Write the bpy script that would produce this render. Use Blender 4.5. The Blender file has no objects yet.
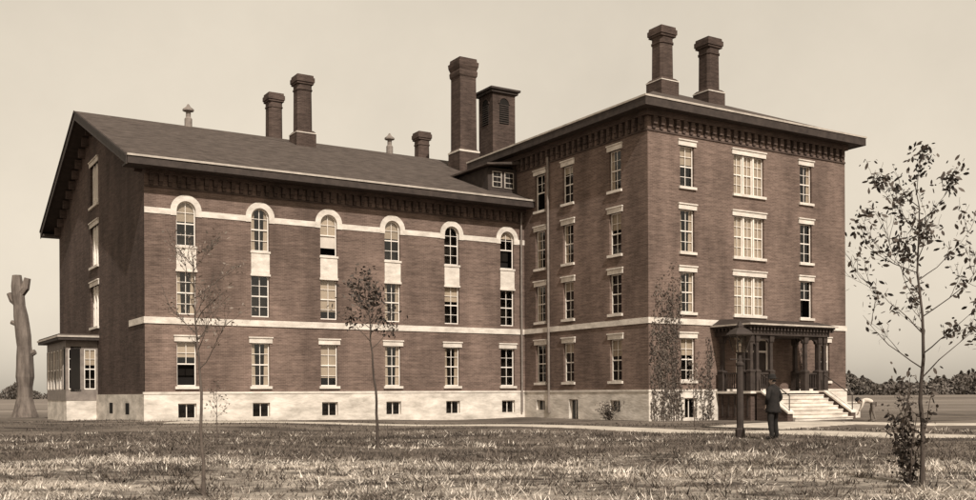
import bpy, math, random, numpy as np
from mathutils import Vector, Matrix
ZOOM=None
random.seed(7); rng=np.random.default_rng(11)
scene=bpy.context.scene
COL=scene.collection
# ------------------------------------------------------------------ materials
def nodes_of(m):
    m.use_nodes=True; nt=m.node_tree; nt.nodes.clear(); return nt,nt.nodes,nt.links
def mat(name,c1,c2,scale=3.0,rough=0.85,stretch=(1,1,1),bump=0.0,fine=None,island=False,spec=0.2):
    m=bpy.data.materials.new(name); nt,N,L=nodes_of(m)
    out=N.new('ShaderNodeOutputMaterial'); p=N.new('ShaderNodeBsdfPrincipled')
    p.inputs['Roughness'].default_value=rough
    p.inputs['Specular IOR Level'].default_value=spec
    L.new(p.outputs[0],out.inputs[0])
    tc=N.new('ShaderNodeTexCoord'); mp=N.new('ShaderNodeMapping'); mp.inputs['Scale'].default_value=stretch
    L.new(tc.outputs['Object'],mp.inputs[0])
    nz=N.new('ShaderNodeTexNoise'); nz.inputs['Scale'].default_value=scale; nz.inputs['Detail'].default_value=6; nz.inputs['Roughness'].default_value=0.65
    L.new(mp.outputs[0],nz.inputs['Vector'])
    r=N.new('ShaderNodeValToRGB'); r.color_ramp.elements[0].position=0.3; r.color_ramp.elements[1].position=0.7
    r.color_ramp.elements[0].color=(*c1,1); r.color_ramp.elements[1].color=(*c2,1)
    if island:
        g=N.new('ShaderNodeNewGeometry'); mx=N.new('ShaderNodeMath'); mx.operation='ADD'
        ml=N.new('ShaderNodeMath'); ml.operation='MULTIPLY_ADD'; ml.inputs[1].default_value=0.6; ml.inputs[2].default_value=-0.3
        L.new(g.outputs['Random Per Island'],ml.inputs[0]); L.new(nz.outputs[0],mx.inputs[0]); L.new(ml.outputs[0],mx.inputs[1]); L.new(mx.outputs[0],r.inputs[0])
    else: L.new(nz.outputs[0],r.inputs[0])
    L.new(r.outputs[0],p.inputs['Base Color'])
    if bump:
        b=N.new('ShaderNodeBump'); b.inputs['Strength'].default_value=bump; b.inputs['Distance'].default_value=0.03
        n2=N.new('ShaderNodeTexNoise'); n2.inputs['Scale'].default_value=scale*5; n2.inputs['Detail'].default_value=4
        L.new(mp.outputs[0],n2.inputs['Vector']); L.new(n2.outputs[0],b.inputs['Height']); L.new(b.outputs[0],p.inputs['Normal'])
    return m

def brick_mat(name,base,dark):
    m=bpy.data.materials.new(name); nt,N,L=nodes_of(m)
    out=N.new('ShaderNodeOutputMaterial'); p=N.new('ShaderNodeBsdfPrincipled'); p.inputs['Roughness'].default_value=0.9
    p.inputs['Specular IOR Level'].default_value=0.12
    L.new(p.outputs[0],out.inputs[0])
    tc=N.new('ShaderNodeTexCoord'); sp=N.new('ShaderNodeSeparateXYZ'); L.new(tc.outputs['Object'],sp.inputs[0])
    ad=N.new('ShaderNodeMath'); ad.operation='ADD'; L.new(sp.outputs[0],ad.inputs[0]); L.new(sp.outputs[1],ad.inputs[1])
    cb=N.new('ShaderNodeCombineXYZ'); L.new(ad.outputs[0],cb.inputs[0]); L.new(sp.outputs[2],cb.inputs[1])
    br=N.new('ShaderNodeTexBrick'); br.inputs['Scale'].default_value=1; br.inputs['Brick Width'].default_value=0.22
    br.inputs['Row Height'].default_value=0.075; br.inputs['Mortar Size'].default_value=0.009; br.inputs['Mortar Smooth'].default_value=0.5
    br.inputs['Color1'].default_value=(*base,1); br.inputs['Color2'].default_value=(*dark,1)
    br.inputs['Mortar'].default_value=(base[0]*1.25,base[1]*1.3,base[2]*1.3,1)
    L.new(cb.outputs[0],br.inputs['Vector'])
    mp=N.new('ShaderNodeMapping'); mp.inputs['Scale'].default_value=(.9,.9,9); L.new(tc.outputs['Object'],mp.inputs[0])
    n1=N.new('ShaderNodeTexNoise'); n1.inputs['Scale'].default_value=1; n1.inputs['Detail'].default_value=6; n1.inputs['Roughness'].default_value=0.8; L.new(mp.outputs[0],n1.inputs['Vector'])
    mp2=N.new('ShaderNodeMapping'); mp2.inputs['Scale'].default_value=(0.9,0.9,0.3); L.new(tc.outputs['Object'],mp2.inputs[0])
    n2=N.new('ShaderNodeTexNoise'); n2.inputs['Scale'].default_value=0.6; n2.inputs['Detail'].default_value=7; n2.inputs['Roughness'].default_value=0.6; L.new(mp2.outputs[0],n2.inputs['Vector'])
    def ramp(src,a,b,p0=.3,p1=.7):
        r=N.new('ShaderNodeMapRange'); r.inputs[1].default_value=p0; r.inputs[2].default_value=p1; r.inputs[3].default_value=a; r.inputs[4].default_value=b; L.new(src,r.inputs[0]); return r.outputs[0]
    m1=N.new('ShaderNodeMath'); m1.operation='MULTIPLY'; L.new(ramp(n1.outputs[0],.58,1.44),m1.inputs[0]); L.new(ramp(n2.outputs[0],.6,1.4),m1.inputs[1])
    vm=N.new('ShaderNodeVectorMath'); vm.operation='SCALE'; L.new(br.outputs['Color'],vm.inputs[0]); L.new(m1.outputs[0],vm.inputs['Scale'])
    L.new(vm.outputs[0],p.inputs['Base Color'])
    bp=N.new('ShaderNodeBump'); bp.inputs['Strength'].default_value=0.4; bp.inputs['Distance'].default_value=0.02
    L.new(n1.outputs[0],bp.inputs['Height']); L.new(bp.outputs[0],p.inputs['Normal'])
    return m
M={}
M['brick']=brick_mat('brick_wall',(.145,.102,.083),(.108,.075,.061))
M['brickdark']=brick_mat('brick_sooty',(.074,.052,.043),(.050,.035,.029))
M['brickgable']=brick_mat('brick_gable_shaded',(.080,.056,.047),(.058,.041,.034))  # darker copy of the wall brick, gable shade put into its colour
M['stone']=mat('limestone',(.42,.37,.32),(.70,.63,.555),1.6,.85,(1,1,2),.3)
M['found']=mat('whitewashed_stone',(.34,.30,.255),(.74,.665,.585),.9,.9,(1,1,2.5),.5)
M['white']=mat('white_paint',(.60,.54,.48),(.80,.73,.655),2,.6)
M['gutter']=mat('gutter_paint',(.28,.245,.21),(.48,.42,.36),2,.6)
M['darkwood']=mat('dark_painted_wood',(.028,.021,.018),(.058,.044,.037),3,.7)
M['roof']=mat('slate_roof',(.042,.033,.028),(.105,.083,.071),1.6,.9,(1,1,5),.4,spec=.08)
M['blind']=mat('window_blind',(.34,.295,.25),(.62,.55,.48),.4,.9)
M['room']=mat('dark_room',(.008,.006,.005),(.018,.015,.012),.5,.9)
M['tin']=mat('vent_metal',(.14,.115,.10),(.25,.21,.18),3,.6)
M['bark']=mat('bark',(.035,.027,.022),(.09,.071,.059),5,.95,(1,1,.25),.6)
M['deadbark']=mat('dead_trunk_bark',(.06,.047,.04),(.21,.172,.145),3,.95,(1,1,.2),.7)
M['twig']=mat('twig_bark',(.05,.038,.032),(.13,.104,.086),5,.9)
M['leaf']=mat('dark_leaves',(.022,.017,.014),(.09,.071,.058),2,.7,island=True)
M['leafpale']=mat('pale_young_leaves',(.09,.072,.058),(.22,.18,.15),2,.7,island=True)
M['ivy']=mat('ivy_leaves',(.026,.020,.016),(.12,.095,.077),2,.7,island=True)
M['far']=mat('hazy_far_foliage',(.085,.071,.06),(.15,.128,.11),.05,.95,island=True)  # distance haze put into the colour, paler than the near leaves
M['straw']=mat('dry_straw',(.13,.108,.088),(.70,.62,.535),1.2,.9,island=True)
M['grass']=mat('dark_grass',(.036,.029,.024),(.16,.129,.106),.8,.9,island=True)
M['path']=mat('gravel_path',(.30,.26,.215),(.52,.46,.39),1.2,.95,bump=.4)
M['suit']=mat('black_wool',(.010,.009,.008),(.024,.02,.018),8,.9)
M['skin']=mat('skin',(.36,.27,.22),(.43,.33,.27),6,.6)
M['shirt']=mat('pale_shirt',(.45,.39,.33),(.58,.51,.44),6,.9)
M['trou']=mat('grey_trousers',(.12,.10,.085),(.19,.16,.135),6,.9)
g=bpy.data.materials.new('window_glass'); nt,N,L=nodes_of(g)
o=N.new('ShaderNodeOutputMaterial'); mix=N.new('ShaderNodeMixShader'); tr=N.new('ShaderNodeBsdfTransparent'); gl=N.new('ShaderNodeBsdfGlossy')
tr.inputs[0].default_value=(.8,.76,.7,1); gl.inputs['Roughness'].default_value=0.06; mix.inputs[0].default_value=0.06
L.new(tr.outputs[0],mix.inputs[1]); L.new(gl.outputs[0],mix.inputs[2]); L.new(mix.outputs[0],o.inputs[0]); M['glass']=g

# ------------------------------------------------------------------ mesh helpers
class MB:
    def __init__(s): s.v=[]; s.f=[]
    def quad(s,*p):
        n=len(s.v); s.v+= [tuple(q) for q in p]; s.f.append(tuple(range(n,n+len(p))))
    def box(s,x0,x1,y0,y1,z0,z1):
        n=len(s.v)
        s.v+=[(x0,y0,z0),(x1,y0,z0),(x1,y1,z0),(x0,y1,z0),(x0,y0,z1),(x1,y0,z1),(x1,y1,z1),(x0,y1,z1)]
        s.f+=[(n+3,n+2,n+1,n),(n+4,n+5,n+6,n+7),(n,n+1,n+5,n+4),(n+1,n+2,n+6,n+5),(n+2,n+3,n+7,n+6),(n+3,n,n+4,n+7)]
    def prism(s,bottom,top):
        k=len(bottom); n=len(s.v); s.v+=[tuple(q) for q in bottom]+[tuple(q) for q in top]
        s.f.append(tuple(n+i for i in reversed(range(k)))); s.f.append(tuple(n+k+i for i in range(k)))
        for i in range(k):
            j=(i+1)%k; s.f.append((n+i,n+j,n+k+j,n+k+i))
    def loft(s,cx,cy,prof,sides=4,rot=None,caps=True):
        if rot is None: rot=math.pi/sides
        k=sides; n=len(s.v)
        for r,z in prof:
            rr=r/math.cos(math.pi/k)
            for i in range(k):
                a=rot+2*math.pi*i/k; s.v.append((cx+rr*math.cos(a),cy+rr*math.sin(a),z))
        for j in range(len(prof)-1):
            for i in range(k):
                i2=(i+1)%k; s.f.append((n+j*k+i,n+j*k+i2,n+(j+1)*k+i2,n+(j+1)*k+i))
        if caps:
            s.f.append(tuple(n+i for i in reversed(range(k)))); s.f.append(tuple(n+(len(prof)-1)*k+i for i in range(k)))
    def tube(s,pts,rad,k=5):
        n=len(s.v); m=len(pts)
        for j,p in enumerate(pts):
            p=Vector(p); d=(Vector(pts[min(j+1,m-1)])-Vector(pts[max(j-1,0)]))
            if d.length<1e-6: d=Vector((0,0,1))
            d.normalize(); u=d.cross(Vector((0.31,0.95,0.05)))
            if u.length<1e-3: u=d.cross(Vector((1,0,0)))
            u.normalize(); w=d.cross(u)
            for i in range(k):
                a=2*math.pi*i/k; q=p+(u*math.cos(a)+w*math.sin(a))*rad[j]; s.v.append(tuple(q))
        for j in range(m-1):
            for i in range(k):
                i2=(i+1)%k; s.f.append((n+j*k+i,n+j*k+i2,n+(j+1)*k+i2,n+(j+1)*k+i))
        s.f.append(tuple(n+(m-1)*k+i for i in range(k)))
    def obj(s,name,material,parent=None,smooth=False):
        me=bpy.data.meshes.new(name); me.from_pydata(s.v,[],s.f); me.update()
        if smooth: me.polygons.foreach_set('use_smooth',[True]*len(me.polygons))
        ob=bpy.data.objects.new(name,me); COL.objects.link(ob); me.materials.append(material)
        if parent: ob.parent=parent
        return ob
def empty(name,loc,rz=0):
    e=bpy.data.objects.new(name,None); COL.objects.link(e); e.location=loc; e.rotation_euler=(0,0,rz); e.empty_display_size=.3; return e
def quick(name,V,F,material,parent=None):
    me=bpy.data.meshes.new(name); k=F.shape[1]
    me.vertices.add(len(V)); me.vertices.foreach_set('co',V.astype(np.float32).ravel())
    me.loops.add(F.size); me.loops.foreach_set('vertex_index',F.astype(np.int32).ravel())
    me.polygons.add(len(F)); me.polygons.foreach_set('loop_start',(np.arange(len(F))*k).astype(np.int32))
    me.update(calc_edges=True); me.validate()
    ob=bpy.data.objects.new(name,me); COL.objects.link(ob); me.materials.append(material)
    if parent: ob.parent=parent
    return ob

# ------------------------------------------------------------------ ground
def gh(x,y):
    x=np.asarray(x,float); y=np.asarray(y,float)
    h=.035*np.sin(x*.55+1.3*np.sin(y*.21))+.03*np.sin(y*.8+.9*np.sin(x*.33))
    fade=1/(1+np.exp((np.hypot(x,y-25)-60)/10))
    d=np.hypot((x+16)/10,(y-45)/6); bump=.22*np.exp(-d*d)
    return (h)*fade+bump
def make_ground():
    n=230; u=np.linspace(-6.3,6.3,n); xs=6*np.sinh(u); ys=26+6*np.sinh(u)
    X,Y=np.meshgrid(xs,ys); Z=gh(X,Y); V=np.stack([X.ravel(),Y.ravel(),Z.ravel()],1)
    i=np.arange(n*n).reshape(n,n); F=np.stack([i[:-1,:-1].ravel(),i[:-1,1:].ravel(),i[1:,1:].ravel(),i[1:,:-1].ravel()],1)
    m=bpy.data.materials.new('field_ground'); nt,N,L=nodes_of(m)
    out=N.new('ShaderNodeOutputMaterial'); p=N.new('ShaderNodeBsdfPrincipled'); p.inputs['Roughness'].default_value=.95; p.inputs['Specular IOR Level'].default_value=.1; L.new(p.outputs[0],out.inputs[0])
    g=N.new('ShaderNodeNewGeometry'); sp=N.new('ShaderNodeSeparateXYZ'); L.new(g.outputs['Position'],sp.inputs[0])
    def noise(sc,det=6,r=.65,st=None):
        z=N.new('ShaderNodeTexNoise'); z.inputs['Scale'].default_value=sc; z.inputs['Detail'].default_value=det; z.inputs['Roughness'].default_value=r
        if st:
            mp=N.new('ShaderNodeMapping'); mp.inputs['Scale'].default_value=st; L.new(g.outputs['Position'],mp.inputs[0]); L.new(mp.outputs[0],z.inputs['Vector'])
        else: L.new(g.outputs['Position'],z.inputs['Vector'])
        return z.outputs[0]
    def ramp(src,c1,c2,a=.35,b=.65):
        r=N.new('ShaderNodeValToRGB'); r.color_ramp.elements[0].position=a; r.color_ramp.elements[1].position=b
        r.color_ramp.elements[0].color=(*c1,1); r.color_ramp.elements[1].color=(*c2,1); L.new(src,r.inputs[0]); return r.outputs[0]
    stub=ramp(noise(.6,12,.74,(.7,1.2,1)),(.045,.036,.03),(.40,.345,.29),.41,.60)
    lawn=ramp(noise(.4,9,.72,(.5,1.5,1)),(.038,.030,.025),(.21,.173,.142),.38,.66)
    far=ramp(noise(.035,6,.7,(.5,2.2,1)),(.09,.074,.061),(.25,.21,.178),.38,.62)
    nb=noise(.35,4,.6)
    ma=N.new('ShaderNodeMath'); ma.operation='MULTIPLY_ADD'; ma.inputs[1].default_value=14; L.new(nb,ma.inputs[0]); L.new(sp.outputs[1],ma.inputs[2])
    mr=N.new('ShaderNodeMapRange'); mr.inputs[1].default_value=27.0; mr.inputs[2].default_value=30; L.new(ma.outputs[0],mr.inputs[0])
    mx=N.new('ShaderNodeMixRGB'); L.new(mr.outputs[0],mx.inputs[0]); L.new(stub,mx.inputs[1]); L.new(lawn,mx.inputs[2])
    mr2=N.new('ShaderNodeMapRange'); mr2.inputs[1].default_value=55; mr2.inputs[2].default_value=90; L.new(sp.outputs[1],mr2.inputs[0])
    mx2=N.new('ShaderNodeMixRGB'); L.new(mr2.outputs[0],mx2.inputs[0]); L.new(mx.outputs[0],mx2.inputs[1]); L.new(far,mx2.inputs[2])
    L.new(mx2.outputs[0],p.inputs['Base Color'])
    b=N.new('ShaderNodeBump'); b.inputs['Strength'].default_value=.8; b.inputs['Distance'].default_value=.1; L.new(noise(5,7),b.inputs['Height']); L.new(b.outputs[0],p.inputs['Normal'])
    quick('ground',V,F,m)
make_ground()

PATHPTS=[(-14,45),(-3.5,43.5),(4.3,39.5),(8.6,35),(12.5,31.5),(18,28.5),(26,26)]
def ribbon(name,pts,w,material,dz=.03):
    P=[]
    for i in range(len(pts)-1):
        for t in np.linspace(0,1,26,endpoint=(i==len(pts)-2)):
            p0=np.array(pts[max(i-1,0)]);p1=np.array(pts[i]);p2=np.array(pts[i+1]);p3=np.array(pts[min(i+2,len(pts)-1)])
            P.append(.5*((2*p1)+(-p0+p2)*t+(2*p0-5*p1+4*p2-p3)*t*t+(-p0+3*p1-3*p2+p3)*t**3))
    P=np.array(P); T=np.gradient(P,axis=0); T/=np.linalg.norm(T,axis=1)[:,None]; Nn=np.stack([-T[:,1],T[:,0]],1)
    rows=[]; K=7
    for k in range(K):
        off=(k/(K-1)-.5)*w
        jit=(rng.normal(0,.12,len(P)) if k in(0,K-1) else 0)
        Q=P+Nn*(np.ones(len(P))*off+jit)[:,None]; z=gh(Q[:,0],Q[:,1])+dz
        if k in (0,K-1): z=z-dz-.03
        rows.append(np.column_stack([Q,z]))
    V=np.stack(rows,1).reshape(-1,3); n=len(P); i=np.arange(n*K).reshape(n,K)
    F=np.stack([i[:-1,:-1].ravel(),i[:-1,1:].ravel(),i[1:,1:].ravel(),i[1:,:-1].ravel()],1)
    quick(name,V,F,material)
ribbon('gravel_path',PATHPTS,2.5,M['path'])
ribbon('gravel_forecourt',[(9.5,38.5),(12.5,41.5),(15.2,44.2)],4.2,M['path'],.04)
ribbon('gravel_drive',[(15,42.8),(22,41),(32,38.5),(45,36)],2.6,M['path'],.05)

# ------------------------------------------------------------------ building
AZ=math.atan2(.5270,.8499)
B=empty('brick_institution_building',(7.636,48,0),AZ)
parts={k:MB() for k in ['brick','gable','stone','found','white','gutter','darkwood','roof','glass','blind','room','brickdark','tin']}
def FP(face,u,z,d):
    t,x0,y0=face
    return (x0+u,y0-d,z) if t=='F' else (x0-d,y0+u,z)
def fbox(mb,face,u0,u1,z0,z1,d0,d1):
    a=FP(face,u0,z0,d0); b=FP(face,u1,z1,d1)
    mb.box(min(a[0],b[0]),max(a[0],b[0]),min(a[1],b[1]),max(a[1],b[1]),z0,z1)
def wall(mb,face,u0,u1,z0,z1,ops,d=0,rev=.2,revmb=None):
    us=sorted({u0,u1}|{o[0] for o in ops}|{o[1] for o in ops}); zs=sorted({z0,z1}|{o[2] for o in ops}|{o[3] for o in ops})
    us=[u for u in us if u0<=u<=u1]; zs=[z for z in zs if z0<=z<=z1]
    for i in range(len(us)-1):
        for j in range(len(zs)-1):
            uc=(us[i]+us[i+1])/2; zc=(zs[j]+zs[j+1])/2
            if any(o[0]<uc<o[1] and o[2]<zc<o[3] for o in ops): continue
            mb.quad(FP(face,us[i],zs[j],d),FP(face,us[i+1],zs[j],d),FP(face,us[i+1],zs[j+1],d),FP(face,us[i],zs[j+1],d))
    r=revmb or mb
    for a,b,c,e in ops:
        r.quad(FP(face,a,c,d),FP(face,a,e,d),FP(face,a,e,d-rev),FP(face,a,c,d-rev))
        r.quad(FP(face,b,c,d),FP(face,b,e,d),FP(face,b,e,d-rev),FP(face,b,c,d-rev))
        r.quad(FP(face,a,e,d),FP(face,b,e,d),FP(face,b,e,d-rev),FP(face,a,e,d-rev))
        r.quad(FP(face,a,c,d),FP(face,b,c,d),FP(face,b,c,d-rev),FP(face,a,c,d-rev))
W=parts['white']; ST=parts['stone']; GT=parts['gutter']
def sash(face,u0,u1,z0,z1,dd=-.13,cols=2,rows=2,blind=None):
    fw=.05
    fbox(W,face,u0,u0+fw,z0,z1,dd-.05,dd); fbox(W,face,u1-fw,u1,z0,z1,dd-.05,dd)
    fbox(W,face,u0+fw,u1-fw,z1-fw,z1,dd-.05,dd); fbox(W,face,u0+fw,u1-fw,z0,z0+fw*1.2,dd-.05,dd)
    zm=(z0+z1)/2; fbox(W,face,u0+fw,u1-fw,zm-.028,zm+.028,dd-.045,dd-.004)
    opened=random.random()<.15
    for i in range(1,cols):
        u=u0+(u1-u0)*i/cols; fbox(W,face,u-.015,u+.015,(zm if opened else z0+fw),z1-fw,dd-.042,dd-.012)
    for base,top in((z0,zm),(zm,z1)):
        if opened and base==z0: continue
        for j in range(1,rows):
            z=base+(top-base)*j/rows; fbox(W,face,u0+fw,u1-fw,z-.012,z+.012,dd-.04,dd-.015)
    zg=zm if opened else z0+.02
    parts['glass'].quad(FP(face,u0+.02,zg,dd-.03),FP(face,u1-.02,zg,dd-.03),FP(face,u1-.02,z1-.02,dd-.03),FP(face,u0+.02,z1-.02,dd-.03))
    if blind is None: blind=random.choice([0,.25,.45,.5,0,.4,.8,.4,.35,.5,0,.2])
    if blind>0:
        zb=z1-(z1-z0)*blind; db=dd-.07
        if random.random()<.35 and blind<.9:
            uw=(u1-u0)*.28
            parts['blind'].quad(FP(face,u0,z0,db),FP(face,u0+uw,z0,db),FP(face,u0+uw*.8,z1,db),FP(face,u0,z1,db))
            parts['blind'].quad(FP(face,u1,z0,db),FP(face,u1-uw,z0,db),FP(face,u1-uw*.8,z1,db),FP(face,u1,z1,db))
        else:
            parts['blind'].quad(FP(face,u0,zb,db),FP(face,u1,zb,db),FP(face,u1,z1,db),FP(face,u0,z1,db))
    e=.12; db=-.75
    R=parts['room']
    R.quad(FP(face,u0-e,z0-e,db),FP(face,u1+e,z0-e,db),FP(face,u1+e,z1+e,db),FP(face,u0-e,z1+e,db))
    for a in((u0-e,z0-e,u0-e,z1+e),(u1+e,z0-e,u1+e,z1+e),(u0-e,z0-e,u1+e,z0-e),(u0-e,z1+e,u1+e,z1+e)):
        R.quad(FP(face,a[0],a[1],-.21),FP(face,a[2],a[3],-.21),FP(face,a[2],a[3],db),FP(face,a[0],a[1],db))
def lintel(face,uc,w,z1,h=.24,ears=True):
    hw=w/2+.13
    fbox(ST,face,uc-hw,uc+hw,z1,z1+h,-.1,.05)
    fbox(ST,face,uc-hw-.03,uc+hw+.03,z1+h,z1+h+.06,-.1,.1)
def sill(face,uc,w,z0):
    fbox(ST,face,uc-w/2-.1,uc+w/2+.1,z0-.13,z0,-.12,.1)
def rectwin(face,uc,w,z0,z1,sub=1,blind=None):
    lintel(face,uc,w,z1); sill(face,uc,w,z0)
    if sub==1: sash(face,uc-w/2,uc+w/2,z0,z1,blind=blind)
    else:
        sw=w/sub
        for i in range(sub):
            a=uc-w/2+i*sw; g=.045
            sash(face,a+(g if i else 0),a+sw-(g if i<sub-1 else 0),z0,z1,blind=blind)
            if i: fbox(W,face,a-g,a+g,z0,z1,-.19,-.05)
def op(uc,w,z0,z1): return (uc-w/2,uc+w/2,z0,z1)
BR=parts['brick']; FD=parts['found']
FT=1.42
def foundation(face,u0,u1,ops,ledge=(0,0)):
    wall(FD,face,u0,u1,-.5,FT,[o for o in ops],d=.07,rev=.27)
    fbox(ST,face,u0+ledge[0],u1+ledge[1],FT,FT+.1,-.05,.1)
    for a,b,c,e in ops:
        fbox(W,face,a,a+.05,c,e,-.13,-.09); fbox(W,face,b-.05,b,c,e,-.13,-.09)
        fbox(W,face,a+.05,b-.05,e-.05,e,-.13,-.09); fbox(W,face,(a+b)/2-.02,(a+b)/2+.02,c,e-.05,-.125,-.095)
        parts['room'].quad(FP(face,a-.05,c-.05,-.4),FP(face,b+.05,c-.05,-.4),FP(face,b+.05,e+.05,-.4),FP(face,a-.05,e+.05,-.4))
        parts['glass'].quad(FP(face,a,c,-.12),FP(face,b,c,-.12),FP(face,b,e,-.12),FP(face,a,e,-.12))
WL=20.79; JY=10.54; BD=14.7; BW=14.08; GD=23.05
fR=('F',0,0); fL=('L',0,0); fW=('F',-WL,JY); fG=('L',-WL,JY)
rows=[(11.4,13.38),(8.22,10.28),(5.28,7.25)]; gz=(1.95,4.02)
colsR=[2.5,6.72,10.95]; ops=[]
for zr in rows:
    for i,u in enumerate(colsR):
        w=2.15 if i==1 else .92; ops.append(op(u,w,*zr)); rectwin(fR,u,w,*zr,sub=3 if i==1 else 1,blind=(1 if i==1 and random.random()<.8 else None))
for u in (2.5,12.3):
    ops.append(op(u,.92,*gz)); rectwin(fR,u,.92,*gz)
ops.append((5.75,8.05,1.52,4.0))
wall(BR,fR,0,BW,FT+.1,14.95,ops)
foundation(fR,-.07,BW,[op(2.6,.8,.15,1.1),op(12.3,.8,.4,1.0)],ledge=(-.03,0))
ops=[]; colsL=[2.46,6.38,8.96]
for zr in rows+[gz]:
    for u in colsL: ops.append(op(u,.92,*zr)); rectwin(fL,u,.92,*zr)
wall(BR,fL,0,BD,FT+.1,14.95,ops)
foundation(fL,-.07,JY-.07,[op(2.46,.8,.45,1.0),op(5.9,.8,-.1,1.05),op(8.9,.8,.45,1.0)],ledge=(.07,-.03))
BR.quad((BW,0,-.4),(BW,BD,-.4),(BW,BD,14.95),(BW,0,14.95)); BR.quad((0,BD,-.4),(BW,BD,-.4),(BW,BD,14.95),(0,BD,14.95))
baysT=[WL-(1.15+3.55*i) for i in range(6)]; ops=[]
AT=10.39; SPR=AT-.45
for u in baysT:
    ops.append(op(u,.9,8.3,AT)); ops.append(op(u,.9,5.12,7.14)); ops.append(op(u,.9,1.78,3.86))
    sash(fW,u-.45,u+.45,8.3,AT); sash(fW,u-.45,u+.45,5.12,7.14)
    rectwin(fW,u,.9,1.78,3.86)
    fbox(ST,fW,u-.46,u+.46,7.14,8.3,-.1,.03); fbox(ST,fW,u-.5,u+.5,8.2,8.3,-.12,.07); fbox(ST,fW,u-.5,u+.5,7.1,7.2,-.09,.06)
    K=14
    for k in range(K):
        a0=math.pi*k/K; a1=math.pi*(k+1)/K; q=[]
        for d in(-.19,.045):
            for r,a in((.44,a0),(.72,a0),(.72,a1),(.44,a1)): q.append(FP(fW,u+r*math.cos(a),SPR+r*math.sin(a),d))
        ST.prism(q[:4],q[4:])
        q=[]
        for d in(-.18,-.12):
            for r,a in((.38,a0),(.45,a0),(.45,a1),(.38,a1)): q.append(FP(fW,u+r*math.cos(a),SPR+r*math.sin(a),d))
        W.prism(q[:4],q[4:])
    for sgn in(-1,1):
        a,b=sorted((u+sgn*.44,u+sgn*.72)); fbox(ST,fW,a,b,9.68,SPR,-.1,.045)
us=[0]+sorted(sum([[u-.72,u+.72] for u in baysT],[]))+[WL]
for i in range(0,len(us),2): fbox(ST,fW,us[i],us[i+1],9.70,9.97,-.05,.03)
wall(BR,fW,0,WL,FT+.1,12.1,ops)
foundation(fW,-.07,WL-.07,[op(u,.85,.32,.98) for u in baysT],ledge=(-.03,-.03))
fbox(ST,fR,-.05,BW+.05,4.68,4.96,-.05,.05); fbox(ST,fL,0,JY-.05,4.68,4.96,-.05,.049); fbox(ST,fW,-.05,WL-.05,4.66,4.96,-.05,.05); fbox(ST,fG,0,3.0,4.66,4.96,-.05,.049)
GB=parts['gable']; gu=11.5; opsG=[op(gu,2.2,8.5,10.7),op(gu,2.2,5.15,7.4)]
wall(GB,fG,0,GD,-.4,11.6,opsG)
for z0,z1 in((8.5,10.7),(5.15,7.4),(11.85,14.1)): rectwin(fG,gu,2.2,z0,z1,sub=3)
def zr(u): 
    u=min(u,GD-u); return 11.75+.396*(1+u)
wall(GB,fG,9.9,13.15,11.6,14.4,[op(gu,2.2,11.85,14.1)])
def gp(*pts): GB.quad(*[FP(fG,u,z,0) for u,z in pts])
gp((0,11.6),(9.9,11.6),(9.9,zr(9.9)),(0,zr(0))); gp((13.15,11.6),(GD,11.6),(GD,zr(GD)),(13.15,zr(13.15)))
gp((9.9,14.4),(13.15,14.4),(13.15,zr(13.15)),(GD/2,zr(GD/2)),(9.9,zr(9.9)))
fbox(FD,fG,-.068,GD,-.5,FT,-.02,.07)
for u in(3.3,7): fbox(parts['room'],fG,u-.4,u+.4,.45,1.0,.0,.075)
BR.quad((-WL,JY+GD,-.4),(9,JY+GD,-.4),(9,JY+GD,12.1),(-WL,JY+GD,12.1)); BR.quad((9,JY+5,-.4),(9,JY+GD,-.4),(9,JY+GD,12.1),(9,JY+5,12.1))
def corbels(face,u0,u1,zb,h,step=.42,w=.2):
    n=int((u1-u0)/step); st=(u1-u0)/n
    for i in range(n):
        u=u0+(i+.5)*st
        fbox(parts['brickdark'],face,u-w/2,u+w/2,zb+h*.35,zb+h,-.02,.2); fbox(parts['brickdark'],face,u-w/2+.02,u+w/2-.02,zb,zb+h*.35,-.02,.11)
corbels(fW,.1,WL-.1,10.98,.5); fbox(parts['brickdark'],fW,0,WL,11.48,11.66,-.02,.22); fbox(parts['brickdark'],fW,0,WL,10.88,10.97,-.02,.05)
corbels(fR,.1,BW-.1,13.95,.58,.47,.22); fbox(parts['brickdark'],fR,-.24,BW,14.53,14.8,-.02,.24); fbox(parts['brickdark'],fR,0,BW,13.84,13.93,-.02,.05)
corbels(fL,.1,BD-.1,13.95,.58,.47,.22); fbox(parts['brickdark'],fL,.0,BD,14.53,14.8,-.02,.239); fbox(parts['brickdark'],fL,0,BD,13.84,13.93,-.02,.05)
RF=parts['roof']; DW=parts['darkwood']
x0=-WL-.95; x1=9.5; ya=JY-1.0; yr=JY+GD/2; yb=JY+GD+1.0; ze=12.0; zk=16.93; th=.22
RF.prism([(x0,ya,ze-.06),(x0,yr,zk-th),(x0,yr,zk),(x0,ya,ze+.06)],[(x1,ya,ze-.06),(x1,yr,zk-th),(x1,yr,zk),(x1,ya,ze+.06)])
RF.prism([(x0,yb,ze-.06),(x0,yr+.001,zk-th),(x0,yr+.001,zk-.002),(x0,yb,ze+.06)],[(x1,yb,ze-.06),(x1,yr+.001,zk-th),(x1,yr+.001,zk-.002),(x1,yb,ze+.06)])
GT.box(x0-.02,-.02,ya-.14,ya-.002,ze-.02,ze+.07)
DW.box(x0,-.02,ya-.12,ya+.1,ze-.36,ze-.075); DW.box(x0,-.02,ya+.1,JY-.0,ze-.34,ze-.26)
DW.box(x0,-.02,JY+GD,yb,ze-.34,ze-.2)
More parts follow.
